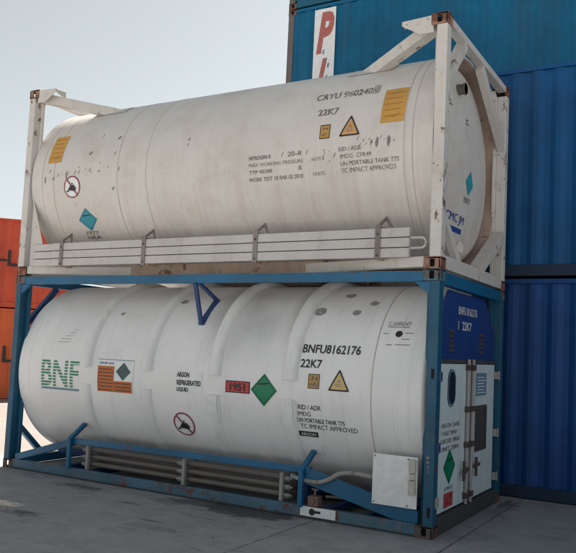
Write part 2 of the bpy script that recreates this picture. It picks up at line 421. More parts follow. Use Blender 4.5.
def ang(deg, r=1.19): return R(deg) * r

R0 = 1.19
def shell(parent, zc, mat, seamx, kind):
    """barrel with knuckled, dished ends; kind 'open' has a projecting skirt round each head"""
    def head(sgn, x_k, r_k, x_e, rh, bulge):          # from the axis outwards
        pts = [(x_e + sgn*bulge*(1 - (k/8)**2), rh*k/8) for k in range(9)]
        for k in range(1, 9):
            a = R(90)*k/8
            pts.append((x_k + (x_e - x_k)*math.cos(a), rh + (r_k - rh)*math.sin(a)))
        return pts
    if kind == 'closed':
        prof = head(-1, -5.885, R0, -5.985, 1.06, .04) + head(1, -.185, R0, -.135, 1.10, .025)[::-1]
    else:
        prof = head(-1, -5.60, 1.165, -L+.22, .99, .09) + [(-L+.132, 1.165), (-L+.132, R0), (-.132, R0), (-.132, 1.165)] + head(1, -.46, 1.165, -.22, .99, .09)[::-1]
    bm = BM(); revolve_x(bm, prof, YC, zc)
    o = link('tank_shell', bm, mat, parent, smooth=True)
    for x in seamx:
        bm = BM(); revolve_x(bm, [(x-.009, R0-.004), (x-.006, R0+.0025), (x+.006, R0+.0025), (x+.009, R0-.004)], YC, zc, 144, True)
        link('weld_seam', bm, 'seam' if kind == 'open' or x == -.70 else 'band_lo', o, smooth=True)
    return o
def band(parent, zc, x, wd, h, a0, a1, mat, name='stiffening_band'):
    bm = BM(); n = max(6, int(abs(a1-a0)/3)); prof = [(-wd*.56, -.01), (-wd*.54, h*.35), (-wd*.42, h*.8), (-wd*.3, h), (wd*.3, h), (wd*.42, h*.8), (wd*.54, h*.35), (wd*.56, -.01)]
    rings = []
    for k in range(n+1):
        a = R(a0 + (a1-a0)*k/n)
        rings.append([bm.verts.new((x+px, YC-(R0+ph)*math.cos(a), zc+(R0+ph)*math.sin(a))) for px, ph in prof])
    for p, q in zip(rings, rings[1:]):
        for k in range(len(prof)-1): bm.faces.new((p[k], p[k+1], q[k+1], q[k]))
    bm.faces.new(rings[0]); bm.faces.new(rings[-1][::-1])
    return link(name, bm, mat, parent, smooth=True)

def corners(parent, z0, mt, mb, near_low=None):
    for cx, sx in ((0, -1), (-L, 1)):
        for cy, sy in ((0, 1), (W, -1)):
            for cz, m in ((z0, mb), (z0+H-.118, mt)):
                bm = BM(); casting(bm, cx, cy, cz, sx, sy)
                link('corner_casting', bm, m, parent, bevel=.006).data.materials.append(M['hole'])
def forbid(parent, fn, cx, cy, r, cut):
    put('warning_disc', fpoly(circle(cx, cy, r*.9)), 'offwhite', parent, fn, .003, cut)
    ring = fframe(circle(cx, cy, r), .87)
    put('warning_ring', ring, 'darkred', parent, fn, .006, cut)
    s = r*.86; c = math.cos(R(130)); q = math.sin(R(130)); t = r*.07
    put('warning_slash', fpoly([(cx+s*c-t*q, cy+s*q+t*c), (cx-s*c-t*q, cy-s*q+t*c), (cx-s*c+t*q, cy-s*q-t*c), (cx+s*c+t*q, cy+s*q-t*c)]), 'darkred', parent, fn, .009, cut)
    k = r/.12
    fig = join([fpoly([(cx-.055*k, cy-.03*k), (cx-.02*k, cy+.015*k), (cx+.03*k, cy+.02*k), (cx+.06*k, cy-.015*k), (cx+.05*k, cy-.045*k), (cx-.01*k, cy-.04*k)]),
                frect(cx-.075*k, cy-.052*k, cx-.045*k, cy-.035*k), frect(cx+.0*k, cy+.02*k, cx+.012*k, cy+.045*k)])
    put('warning_figure', fig, 'black', parent, fn, .012, cut)
def diamond(parent, fn, l, rgt, b, t, mat, cut, lean=0):
    cx, cy = (l+rgt)/2, (b+t)/2
    pts = [(cx+lean, t), (l, cy), (cx-lean, b), (rgt, cy)]
    o = put('hazard_diamond', fpoly(pts), mat, parent, fn, .005, cut)
    k = .9; ins = [(cx+(u-cx)*k, cy+(v-cy)*k) for u, v in pts]
    put('diamond_border', fframe(ins, .96), 'black' if mat != 'teal' else 'blueprint', o, fn, .008, cut)
    w_, h_ = (rgt-l), (t-b)
    sy = cy + h_*.18
    put('cylinder_symbol', fpoly([(cx-w_*.2, sy-h_*.03), (cx+w_*.14, sy-h_*.0), (cx+w_*.2, sy+h_*.035), (cx+w_*.13, sy+h_*.05), (cx-w_*.2, sy+h_*.02)]), 'black', o, fn, .009, cut)
    return o
def warn_triangle(parent, fn, l, rgt, b, t, fill, cut):
    cx = (l+rgt)/2; pts = [(l, b), (rgt, b), (cx, t)]
    def rnd(p):
        out = []
        for i in range(3):
            a, q, c = Vector(p[i-1]), Vector(p[i]), Vector(p[(i+1)%3]); d = .018
            p1 = q + (a-q).normalized()*d; p2 = q + (c-q).normalized()*d
            out += [tuple(p1), tuple(q*.5 + (p1+p2)*.25), tuple(p2)]
        return out
    pr = rnd(pts)
    o = put('warning_triangle', fpoly(pr), fill, parent, fn, .004, cut)
    put('triangle_border', fframe(pr, .80), 'black', o, fn, .007, cut)
    h_ = t-b
    m = join([frect(cx-.035, b+h_*.22, cx+.035, b+h_*.24), frect(cx-.04, b+h_*.30, cx+.03, b+h_*.32), frect(cx-.022, b+h_*.39, cx+.026, b+h_*.41), frect(cx-.012, b+h_*.46, cx+.014, b+h_*.50)])
    put('triangle_print', m, 'print_grey', o, fn, .0075, cut)
    return o

# ================================================================ LOWER TANK (blue frame)
zL = 1.34
T1 = thing('tank_container', 'blue framed tank container with clean white banded shell, standing on the ground', 'tank container', (0, 0, 0))
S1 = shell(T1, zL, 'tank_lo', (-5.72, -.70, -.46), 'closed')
corners(T1, 0, 'cast_tm', 'cast_lo')
fL = cyl_map(zL, R0)
for x, wd in ((-4.647, .13), (-3.651, .14), (-2.647, .14), (-1.655, .17)):
    band(T1, zL, x, wd, .058, 3.5, 176, 'band_lo')
    band(T1, zL, x, wd*.95, .028, -7, -62, 'band_lo')
for xx, a0, a1 in ((-2.667, -7.2, -18.5), (-1.67, -6.2, -20)):
    put('white_pad', frect(xx-.072, ang(a1), xx+.066, ang(a0)), 'offwhite', S1, lambda u, v, h: fL(u, v, h+.03), .002, .04)
# --- corner posts
PW = .155
for px in (0, -L):
    sx = -1 if px == 0 else 1
    for py, sy in ((0, 1), (W, -1)):
        bm = BM(); x0, x1 = sorted((px + sx*.004, px + sx*.104)); y0, y1 = sorted((py + sy*.004, py + sy*.125))
        box(bm, (x0, y0, .118), (x1, y1, H-.118))
        x0, x1 = sorted((px + sx*.1045, px + sx*.165)); y0, y1 = sorted((py + sy*.105, py + sy*.145))
        box(bm, (x0, y0, .118), (x1, y1, H-.118))
        link('corner_post', bm, 'blue_post', T1, bevel=.005)
# top side rails
for y0, y1 in ((.006, .075), (W-.075, W-.006)):
    bm = BM(); box(bm, (-L+.178, y0, 2.468), (-.178, y1, 2.568)); o = link('top_side_rail', bm, 'blue_frame', T1, bevel=.006)
    bm = BM(); box(bm, (-L+.178, y0+.01 if y0 < 1 else y0, 2.568), (-.178, y1 if y0 < 1 else y1-.01, 2.574)); link('rail_lip', bm, 'bracket', o)
    for px, s in ((-.155, -1), (-L+.155, 1)):
        bm = BM(); prism(bm, [(px-s*.05, y0+.004, 2.33), (px-s*.05, y0+.004, 2.467), (px+s*.12, y0+.004, 2.467), (px+s*.10, y0+.004, 2.455)], (0, .05, 0)); link('corner_gusset', bm, 'blue_frame', T1, bevel=.004)
# bottom side rails
for y0, y1 in ((.006, .07), (W-.07, W-.006)):
    bm = BM(); box(bm, (-L+.178, y0, .018), (-.178, y1, .125)); o = link('bottom_side_rail', bm, 'blue_worn', T1, bevel=.006)
    bm = BM(); box(bm, (-L+.178, y0-.001 if y0 < 1 else y1-.02, .006), (-.178, y0+.02 if y0 < 1 else y1+.001, .018)); link('rail_foot', bm, 'sill', o)
    f = -1 if y0 < 1 else 1
    yy = .045 if y0 < 1 else W-.045; yin = .13 if y0 < 1 else W-.13
    bm = BM(); beam(bm, (-4.86, yy, .462), (-1.36, yy, .492), .06, .07); link('mid_rail', bm, 'blue_frame', T1, bevel=.005)
    bm = BM(); prism(bm, [(-5.86, yy-.02, .10), (-5.86, yy-.02, .19), (-4.80, yy-.02, .50), (-4.80, yy-.02, .405)], (0, .06, 0)); link('diagonal_brace', bm, 'blue_frame', T1, bevel=.005)
    bm = BM(); prism(bm, [(-1.46, yy-.02, .525), (-1.46, yy-.02, .36), (-.40, yy-.02, .125), (-.16, yy-.02, .125), (-.16, yy-.02, .24)], (0, .06, 0)); link('diagonal_brace', bm, 'blue_frame', T1, bevel=.005)
# bent support brackets from rail to shell
for x in (-4.82, -1.44):
    bm = BM(); beam(bm, (x, -.012, .115), (x, -.012, .50), .055, .045, (0, 1, 0)); beam(bm, (x, -.012, .485), (x+.02, .215, .665), .055, .045, (0, 1, 0))
    o = link('bent_support', bm, 'blue_frame', T1, bevel=.005)
    bm = BM(); 
    put('shell_pad', frect(x-.05, ang(-36), x+.12, ang(-30.5)), 'offwhite', o, fL, .006, .03)
# hollow triangular bracket between top rail and shell
bm = BM(); tri = [(-3.0, .03, 2.468), (-3.02, .215, 1.99), (-3.02, .51, 2.30)]
beam(bm, tri[0], tri[1], .035, .05, (1, 0, 0)); beam(bm, tri[1], tri[2], .035, .085, (1, 0, 0)); beam(bm, tri[2], (-3.0, .05, 2.50), .035, .05, (1, 0, 0))
link('triangular_bracket', bm, 'blue_dark', T1, bevel=.004)
# stacked vaporiser pipes between the rails
for k, z in enumerate((.175, .265, .355)):
    for y in (.17, .34):
        bm = BM(); tube(bm, [(-4.62, y, z+.01), (-1.7, y, z+.005)], .032, 14); link('vaporiser_pipe', bm, 'steel_pipe', T1, smooth=True)
for x in (-4.62, -3.08, -1.75):
    bm = BM(); box(bm, (x-.012, .085, .11), (x+.03, .13, .42)); box(bm, (x-.012, .13, .11), (x+.003, .40, .42)); o = link('pipe_hanger', bm, 'steel_light', T1, bevel=.003)
    for z in (.175, .265, .355):
        s = 1 if x > -2 else -1
        bm = BM(); tube(bm, [(x+s*.03 if s > 0 else x-.013, .14, z), (x+s*.09, .14, z)], .026, 6); tube(bm, [(x+s*.09, .14, z), (x+s*.12, .14, z)], .014, 8); link('pipe_fitting', bm, 'steel_light', o, smooth=True)
# hose and small valve
def bez(p, n=8):
    out = []
    P = [Vector(q) for q in p]; P = [P[0]]+P+[P[-1]]
    for i in range(1, len(P)-2):
        for k in range(n):
            t = k/n; a, b, c, d = P[i-1], P[i], P[i+1], P[i+2]
            out.append(.5*((2*b)+(c-a)*t+(2*a-5*b+4*c-d)*t*t+(3*b-a-3*c+d)*t**3))
    out.append(P[-2]); return out
bm = BM(); tube(bm, bez([(-1.62, .10, .40), (-1.45, .035, .385), (-1.25, .0, .385), (-1.12, -.01, .43), (-1.0, -.005, .50), (-.85, .02, .52), (-.64, .06, .50)]), .024, 12)
link('drain_hose', bm, 'steel_light', T1, smooth=True)
for p, q in (((-1.26, .0, .385), (-1.235, -.001, .387)), ((-.87, .018, .519), (-.845, .021, .52)), ((-1.47, .041, .386), (-1.445, .033, .385))):
    bm = BM(); tube(bm, [p, q], .031, 14); link('hose_clamp', bm, 'bracket', T1, smooth=True)
bm = BM(); tube(bm, [(-1.2, .1, .235), (-.75, .13, .25)], .014, 8); link('small_pipe', bm, 'steel_pipe', T1, smooth=True)
bm = BM(); box(bm, (-1.36, .0, .135), (-1.24, .1, .235)); tube(bm, [(-1.3, -.02, .19), (-1.3, .0, .19)], .03, 12); tube(bm, [(-1.3, .05, .235), (-1.3, .05, .30)], .014, 8); tube(bm, [(-1.34, .05, .30), (-1.26, .05, .30)], .012, 8)
link('drain_valve', bm, 'pink_valve', T1, bevel=.004)
bm = BM(); box(bm, (-1.44, -.004, .03), (-1.03, .0055, .127)); lp = link('rail_label', bm, 'offwhite', T1)
put('label_print', join([fpoly(circle(-1.3, .078, .035, 20)), frect(-1.27, .07, -1.2, .095)]), 'black', lp, lambda u, v, h: Vector((u, -.004-h, v)), .002)
# document board with tubes
bm = BM(); box(bm, (-.632, -.012, .262), (-.165, .010, .752)); db = link('document_board', bm, 'offwhite', T1, bevel=.003)
for sx_, sz_ in ((-.61, .285), (-.61, .73), (-.26, .285), (-.26, .73)):
    bm = BM(); tube(bm, [(sx_, -.016, sz_), (sx_, -.011, sz_)], .009, 10); link('board_screw', bm, 'bracket', db)
for z0, z1 in ((.40, .535), (.545, .60), (.61, .735)):
    bm = BM(); tube(bm, [(-.205, -.036, z0), (-.205, -.036, z1)], .036 if z1-z0 > .1 else .031, 16); link('document_tube', bm, 'tube_cream', db, smooth=True)
# cross members under the tank and saddles
for x in (-5.1, -4.6, -1.2, -.75):
    bm = BM(); box(bm, (x-.04, .07, .03), (x+.04, W-.07, .11)); link('cross_member', bm, 'blue_dark', T1, bevel=.004)
for x in (-4.65, -1.65):
    bm = BM(); prism(bm, [(x, .42, .11), (x, .42, .39), (x, .60, .27), (x, .95, .17), (x, 1.49, .17), (x, 1.84, .27), (x, W-.42, .39), (x, W-.42, .11)], (.05, 0, 0)); link('saddle', bm, 'blue_dark', T1, bevel=.003)
bm = BM(); box(bm, (-L+.10, .86, .115), (-.12, .94, .30)); link('masking_beam', bm, 'blue_dark', T1, bevel=.004)  # added dark beams, standing in for shade by hiding the sunlit ground behind
bm = BM(); box(bm, (-L+.10, W-.94, .115), (-.12, W-.86, .30)); link('masking_beam', bm, 'blue_dark', T1, bevel=.004)
# --- left end frame
for zz in ((.018, .13), (2.468, 2.574)):
    bm = BM(); box(bm, (-L+.006, .162, zz[0]), (-L+.09, W-.162, zz[1])); link('end_rail', bm, 'blue_frame', T1, bevel=.005)
for (ya, za, yb, zb) in ((.10, .62, .62, .13), (W-.10, .62, W-.62, .13), (.10, 1.84, .68, 2.46), (W-.10, 1.84, W-.68, 2.46)):
    bm = BM(); beam(bm, (-L+.045, ya, za), (-L+.045, yb, zb), .07, .07, (1, 0, 0)); link('end_brace', bm, 'blue_dark' if za > 1 else 'blue_frame', T1, bevel=.004)
# --- cabinet end (x = 0)
bm = BM(); box(bm, (-.09, .163, 2.45), (-.006, W-.163, 2.575)); link('end_rail', bm, 'blue_frame', T1, bevel=.005)
bm = BM(); box(bm, (-.10, .163, .012), (-.006, W-.163, .165)); link('end_sill', bm, 'sill', T1, bevel=.006)
bm = BM(); box(bm, (-.10, .14, .12), (-.08, W-.14, 1.70)); cabb = link('cabinet_body', bm, 'blue_dark', T1)
bm = BM(); prism(bm, [(-.10, .135, 1.70), (-.10, W-.20, 1.70), (-.10, W-.20, 2.03), (-.10, 1.82, 2.43), (-.10, .50, 2.43), (-.10, .135, 2.02)], (.035, 0, 0)); cab = link('cabinet_panel', bm, 'panel_blue', T1, bevel=.012)
bm = BM(); box(bm, (-.079, .13, 1.672), (-.045, W-.19, 1.715)); link('cabinet_ledge', bm, 'sill', T1, bevel=.003)
fe = end_map(-.065)
put('cabinet_number', ftext('BNFU 8162176', .80, 2.195, 1.47, 2.285, .02), 'white', cab, fe, .004)
put('cabinet_number', ftext('1  22K7', .80, 2.03, 1.27, 2.125, .02), 'white', cab, fe, .004)
for y0 in (.52, 1.60):
    for k in range(5):
        z = 1.79 + .05*k
        bm = BM(); prism(bm, [(-.066, y0, z), (-.044, y0, z), (-.066, y0, z+.035)], (0, .13, 0)); link('vent_louvre', bm, 'brown_board', cab)
def doors():
    bm = BM(); box(bm, (-.079, .135, .185), (-.048, 1.095, 1.667)); d1 = link('cabinet_door', bm, 'door_white', T1, bevel=.006)
    bm = BM(); box(bm, (-.079, 1.255, .185), (-.048, 2.215, 1.667)); d2 = link('cabinet_door', bm, 'door_white', T1, bevel=.006)
    bm = BM(); box(bm, (-.079, 1.099, .185), (-.058, 1.251, 1.667)); link('door_gap_strip', bm, 'steel_light', T1)
    fd = end_map(-.048)
    # oval window
    def stad(cx, z0, z1, r, n=16):
        return [(cx + r*math.cos(math.pi*k/n), z1-r+r*math.sin(math.pi*k/n)) for k in range(n+1)] + [(cx - r*math.cos(math.pi*k/n), z0+r-r*math.sin(math.pi*k/n)) for k in range(n+1)]
    bm = BM(); prism(bm, [(-.048, u, v) for u, v in stad(.585, 1.225, 1.615, .115)], (.006, 0, 0)); o = link('oval_window', bm, 'dark_glass', d1)
    put('window_trim', fframe(stad(.585, 1.225, 1.615, .12), .86), 'bluegrey', o, fd, .010)
    for i, (s, a) in enumerate((('ARGON TANK', .90), ('TARE 5940', .80), ('GROSS 9850', .90), ('UNIT 2080', .88))):
        z = 1.065 - i*.078
        put('door_lettering', ftext(s, .29, z-.045, a, z, .015), 'print_grey', d1, fd, .003)
    diamond(d1, fd, .40, .77, .44, .80, 'green', None)
    put('door_code', ftext('1951', .46, .382, .70, .425, .04), 'bluegrey', d1, fd, .003)
    rp = put('red_plate', frect(.44, .215, .725, .36), 'red', d1, fd, .003)
    put('red_plate_print', ftext('DANGER\nARGON', .465, .235, .70, .342, .02), 'darkred', rp, fd, .005)
    o = put('data_plate', frect(1.46, 1.31, 1.87, 1.57), 'bluegrey', d2, fd, .003)
    put('data_plate_print', join([frect(1.50, 1.34+.035*k, 1.83-.05*(k % 2), 1.35+.035*k) for k in range(6)]), 'offwhite', o, fd, .005)
    bm = BM(); box(bm, (-.048, 1.45, .685), (-.040, 1.90, 1.20)); lb = link('louvre_board', bm, 'brown_board', d2)
    for k in range(14):
        z = .70 + .035*k
        bm = BM(); prism(bm, [(-.040, 1.465, z), (-.030, 1.465, z), (-.040, 1.465, z+.022)], (0, .42, 0)); link('louvre_slat', bm, 'sill', lb)
    for yy, d in ((1.10, d1), (1.265, d2)):
        bm = BM(); tube(bm, [(-.025, yy, .17), (-.025, yy, 1.72)], .020, 12); rod = link('lock_rod', bm, 'steel_light', d, smooth=True)
        for z in (.26, .80, 1.18, 1.63):
            bm = BM(); box(bm, (-.047, yy-.045, z-.03), (.0, yy+.045, z+.03)); link('rod_bracket', bm, 'brown_board', d, bevel=.004)
        s = -1 if yy < 1.2 else 1
        bm = BM(); beam(bm, (-.005, yy, .55), (.01, yy+s*.22, .50 if s < 0 else .56), .02, .035); beam(bm, (-.005, yy+s*.14, .43), (-.005, yy+s*.14, .64), .02, .03); link('door_handle', bm, 'brown_board', d, bevel=.003)
    for z in (.33, .85, 1.54):
        bm = BM(); box(bm, (-.046, .06, z-.045), (.002, .16, z+.045)); tube(bm, [(.0, .09, z-.055), (.0, .09, z+.055)], .014, 8); link('door_hinge', bm, 'blue_dark' if z > .5 else 'steel_light', d1, bevel=.003)
        bm = BM(); box(bm, (-.046, 2.19, z-.045), (.0, 2.28, z+.045)); tube(bm, [(.002, 2.25, z-.055), (.002, 2.25, z+.055)], .014, 8); link('door_hinge', bm, 'steel_light', d2, bevel=.003)
doors()
for z in (.20, .62+.9):
    bm = BM(); box(bm, (-.062, .0015, z), (-.030, .0039, z+.095)); link('lashing_slot', bm, 'hole', T1)  # flat dark plates, the slot's inner shade is only colour
# marks on the near post
fp = lambda u, v, h: Vector((u, .004-h, v))
for z in (.62, .665, .71, .755): put('post_mark', frect(-.075+random.uniform(-.01, .01), z, -.052, z+.022), 'faded', T1, fp, .003)
# --- print on the lower shell
cut = .03
def ltxt(s, u0, a0, u1, a1, mat='lo_print', bold=.012, name='lettering', parent=S1, fn=fL, h=.004, shear=0.):
    return put(name, ftext(s, u0, ang(a0), u1, ang(a1), bold, shear), mat, parent, fn, h, cut)
ltxt('BNFU8162176', -1.548, 18.2, -.862, 23.1, name='container_number', bold=.022)
ltxt('22K7', -1.545, 10.4, -1.287, 14.9, name='size_code', bold=.022)
o = put('orange_sign', frect(-1.43, ang(0), -1.296, ang(7.4)), 'orange', S1, fL, .004, cut)
put('orange_sign_border', fframe([(-1.43, ang(0)), (-1.296, ang(0)), (-1.296, ang(7.4)), (-1.43, ang(7.4))], .9), 'black', o, fL, .006, cut)
put('orange_sign_print', ftext('34\n40', -1.41, ang(.9), -1.315, ang(6.5), .02), 'print_grey', o, fL, .007, cut)
warn_triangle(S1, fL, -1.19, -.941, ang(-.4), ang(10.6), 'cream_yellow', cut)
ltxt('RID / ADR', -1.55, -11, -1.273, -8.5)
ltxt('IMDG', -1.556, -14.4, -1.398, -12, bold=0)
ltxt('UN PORTABLE TANK T75', -1.564, -17.7, -1.004, -15.4)
ltxt('TC IMPACT APPROVED', -1.535, -21, -.863, -18.5, bold=.005)
o = put('black_label', frect(-1.568, ang(-25.6), -1.335, ang(-22.7)), 'black', S1, fL, .004, cut)
ltxt('ARGON', -1.54, -25, -1.36, -23.3, 'white', parent=o, h=.007)
o = put('red_number_plate', frect(-2.49, ang(-5.2), -2.163, ang(1.2)), 'black', S1, fL, .004, cut)
put('red_number_plate_face', frect(-2.478, ang(-4.7), -2.175, ang(.7)), 'red', o, fL, .006, cut)
ltxt('1951', -2.43, -4, -2.225, .05, 'black', .03, 'plate_digits', o, h=.009)
diamond(S1, fL, -2.15, -1.81, ang(-11.2), ang(6), 'green', cut)
wb = put('content_label_backing', frect(-3.205, ang(-7.9), -2.82, ang(4.7)), 'offwhite', S1, fL, .003, cut)
ltxt('ARGON', -3.19, 1.2, -3.01, 4.0, bold=.04, parent=wb, h=.006)
ltxt('REFRIGERATED', -3.188, -3.3, -2.838, -.4, bold=.04, parent=wb, h=.006)
ltxt('LIQUID', -3.188, -7.2, -3.02, -4.5, bold=.04, parent=wb, h=.006)
forbid(S1, fL, -3.14, ang(-26.5), .155, cut)
# green striped initials with a line below
bnf = ftext('BNF', -5.47, ang(-10.1), -4.79, ang(6.8), .02)
stripes = []
vv = [v.co.y for v in bnf.verts]; lo, hi = min(vv), max(vv)
NS = 9; sp = (hi-lo)/NS
for k in range(NS):
    for yy in (lo+k*sp, lo+k*sp+sp*.62):
        bmesh.ops.bisect_plane(bnf, geom=bnf.verts[:]+bnf.edges[:]+bnf.faces[:], plane_co=(0, yy, 0), plane_no=(0, 1, 0), dist=1e-5)
dead = [f for f in bnf.faces if ((f.calc_center_median().y-lo) % sp) > sp*.62]
bmesh.ops.delete(bnf, geom=dead, context='FACES')
put('company_initials', bnf, 'green_print', S1, fL, .004, cut)
put('company_underline', frect(-5.47, ang(-12.2), -4.79, ang(-10.9)), 'bluegrey', S1, fL, .004, cut)
# orange and white information board
ob = put('information_board', frect(-4.465, ang(-11), -3.87, ang(8.3)), 'offwhite', S1, fL, .004, cut)
put('information_orange', join([frect(-4.455, ang(-10.6), -4.18, ang(4.6)), frect(-4.178, ang(-10.6), -3.885, ang(-4.0))]), 'orange_deep', ob, fL, .006, cut)
put('information_header', ftext('LINDE GAS'.replace('LINDE', 'LIQUID'), -4.44, ang(5.6), -4.2, ang(7.0), .03), 'blueprint', ob, fL, .006, cut)
put('information_rows', join([frect(-4.44, ang(-9.8+2.05*k), -4.22 + .02*(k % 3), ang(-9.3+2.05*k)) for k in range(7)] + [frect(-4.16, ang(-9.6+2.0*k), -3.91, ang(-9.1+2.0*k)) for k in range(3)]), 'brown_board', ob, fL, .008, cut)
diamond_pts = [(-4.03, ang(7.2)), (-4.15, ang(1.7)), (-4.03, ang(-3.4)), (-3.91, ang(1.7))]
put('information_diamond', fpoly(diamond_pts), 'grey_diamond', ob, fL, .007, cut)
put('information_edge', frect(-4.465, ang(8.3), -3.87, ang(8.7)), 'bluegrey', ob, fL, .005, cut)
# manway plate print on right
o = put('plate_print', join([frect(-.63, ang(34.5+0), -.39, ang(34.9)), frect(-.66, ang(30.5), -.60, ang(30.9)), frect(-.42, ang(31), -.33, ang(31.4)), frect(-.60, ang(24.2), -.53, ang(24.6)), frect(-.50, ang(24.4), -.34, ang(24.8)), frect(-.44, ang(27.5), -.36, ang(27.9))]), 'faded', S1, fL, .004, cut)
ltxt('C-200024T', -.63, 35.6, -.38, 38, 'print_grey', 0., 'plate_lettering')
put('drip_spot', fpoly(circle(-.485, ang(30.6), .038, 18)), 'black', S1, fL, .004, cut)
for (x, a, r, m) in ((-1.5, 44.5, .075, 'spot'), (-1.05, 44, .05, 'spot'), (-.9, 52, .05, 'spot'), (-1.25, 60, .06, 'spot'), (-3.5, 52, .05, 'spot'), (-4.35, 40, .03, 'spot')):
    put('scuff_mark', fpoly([(u+random.uniform(-.01, .01), v) for u, v in circle(x, ang(a), r, 22, r*.85)]), m, S1, fL, .003, cut)
sm = [frect(-5.3+.06*k+random.uniform(0, .03), ang(18+2.1*k), -5.05+.02*k, ang(18.25+2.1*k)) for k in range(5)]
put('scuff_mark', join(sm), 'faded', S1, fL, .003, cut)

# ================================================================ UPPER TANK (white frame)
zU = 3.93 - H
T2 = thing('tank_container', 'grubby off-white tank container with white end frames, stacked on top of the blue framed tank', 'tank container', (0, 0, H+.002))
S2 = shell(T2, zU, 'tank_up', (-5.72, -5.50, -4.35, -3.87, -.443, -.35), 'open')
corners(T2, 0, 'cast_up', 'cast_up')
fU = cyl_map(zU, R0)
for px in (0, -L):
    sx = -1 if px == 0 else 1
    for py, sy in ((0, 1), (W, -1)):
        bm = BM(); x0, x1 = sorted((px + sx*.004, px + sx*.118)); y0, y1 = sorted((py + sy*.004, py + sy*.13))
        box(bm, (x0, y0, .118), (x1, y1, H-.118))
        x0, x1 = sorted((px + sx*.1185, px + sx*.162)); y0, y1 = sorted((py + sy*.10, py + sy*.15)); box(bm, (x0, y0, .118), (x1, y1, H-.118))
        link('corner_post', bm, 'white_post', T2, bevel=.008)
    xa, xb = sorted((px + sx*.006, px + sx*.11))
    bm = BM(); box(bm, (xa, .163, .012), (xb, W-.163, .15)); link('end_rail', bm, 'white_frame', T2, bevel=.006)
    bm = BM(); box(bm, (xa, .163, H-.085), (xb, W-.163, H-.01)); link('end_rail', bm, 'white_frame', T2, bevel=.006)
    xm = px + sx*.06
    if px == 0:
        bm = BM(); beam(bm, (xm, .12, 1.93), (xm, .66, H-.10), .10, .11, (1, 0, 0)); link('end_brace', bm, 'white_frame', T2, bevel=.005)
    bm = BM(); beam(bm, (xm, W-.12, 1.80), (xm, 1.30, H-.11), .10, .09, (1, 0, 0)); link('end_brace', bm, 'white_frame', T2, bevel=.005)
    bm = BM(); beam(bm, (xm, .13, .58), (xm, .70, .12), .085, .075, (1, 0, 0)); link('end_brace', bm, 'white_frame', T2, bevel=.005)
    bm = BM(); beam(bm, (xm, W-.13, .69), (xm, 1.36, .13), .09, .16, (1, 0, 0)); link('end_brace', bm, 'white_frame', T2, bevel=.005)
    # skirt between head and frame
    a = px + sx*.44; b = px + sx*.138
    bm = BM(); revolve_x(bm, [(a, 1.163), (b, 1.163), (b, 1.158), (a, 1.158)], YC, zU, 96, True); link('head_skirt_liner', bm, 'brown_skirt', T2, smooth=True)
    # slanted bottom struts running in towards the saddle
    for py, sy in ((.06, 1), (W-.06, -1)):
        bm = BM(); beam(bm, (px + sx*.17, py, .072), (px + sx*1.95, py + sy*.42, .075), .09, .105); link('bottom_strut', bm, 'white_frame', T2, bevel=.005)
        # top struts from the corner on to the barrel, with the tapered gusset at the casting
        bm = BM(); beam(bm, (px + sx*.16, py + sy*.03, H-.10), (px + sx*1.25, py + sy*.62, 2.28), .13, .125); link('top_strut', bm, 'white_frame', T2, bevel=.006)
        bm = BM(); prism(bm, [(px + sx*.178, py - sy*.05, H-.012), (px + sx*.50, py - sy*.05, H-.025), (px + sx*.50, py - sy*.05, H-.07), (px + sx*.30, py - sy*.05, H-.19), (px + sx*.152, py - sy*.05, H-.19)], (0, sy*.012, 0))
        prism(bm, [(px + sx*.178, py - sy*.037, H-.013), (px + sx*.50, py - sy*.037, H-.026), (px + sx*.53, py + sy*.10, H-.03), (px + sx*.18, py + sy*.09, H-.013)], (0, 0, -.010))
        if sx > 0: prism(bm, [(px + sx*.50, py - sy*.037, H-.037), (px + sx*.53, py + sy*.10, H-.041), (px + sx*.53, py + sy*.10, H-.13), (px + sx*.50, py - sy*.037, H-.085)], (sx*.012, 0, 0))
        link('corner_gusset', bm, 'white_frame', T2, bevel=.003)
        bm = BM(); q = (px + sx*1.10, py + sy*.56, 2.285)
        fs = 1 if sy > 0 else -1
        def fs_map(u, v, h, fs=fs): 
            p = fU(u, v, h); 
            return p if fs > 0 else Vector((p.x, W - p.y, p.z))
        cx = px + sx*1.12
        put('strut_pad', frect(min(cx-sx*.34, cx+sx*.22), ang(51), max(cx-sx*.34, cx+sx*.22), ang(63)), 'white_frame', T2, fs_map, .006, cut)
for yy in (.062, W-.07):
    bm = BM(); prism(bm, [(-L+.16, yy, .12), (-L+.62, yy, .12), (-L+.40, yy, .42), (-L+.16, yy, 1.05)], (0, .01, 0)); link('post_gusset', bm, 'white_frame', T2, bevel=.003)
bm = BM(); box(bm, (-4.5, .38, .03), (-1.5, .46, .155)); link('belly_shade_rail', bm, 'white_rusty', T2, bevel=.005)  # added rail, its brown stands in for the shaded, rusty tank belly
bm = BM(); box(bm, (-4.5, W-.46, .03), (-1.5, W-.38, .155)); link('belly_shade_rail', bm, 'white_rusty', T2, bevel=.005)
for x in (-4.3, -1.75):
    bm = BM(); prism(bm, [(x, .46, .03), (x, .46, .34), (x, .75, .24), (x, 1.1, .165), (x, 1.34, .165), (x, 1.69, .24), (x, 1.98, .34), (x, 1.98, .03)], (.06, 0, 0)); link('saddle', bm, 'white_rusty', T2, bevel=.003)
# pipe stub and details at the head
bm = BM(); tube(bm, [(-.26, .95, 2.12), (-.10, .95, 2.12)], .058, 24); tube(bm, [(-.12, .95, 2.12), (-.10, .95, 2.12)], .068, 24); link('vent_pipe', bm, 'steel_pipe', T2, smooth=True)
bm = BM(); tube(bm, [(-.24, .95, .335), (-.10, .90, .335)], .06, 20); link('drain_stub', bm, 'white_frame', T2, smooth=True)
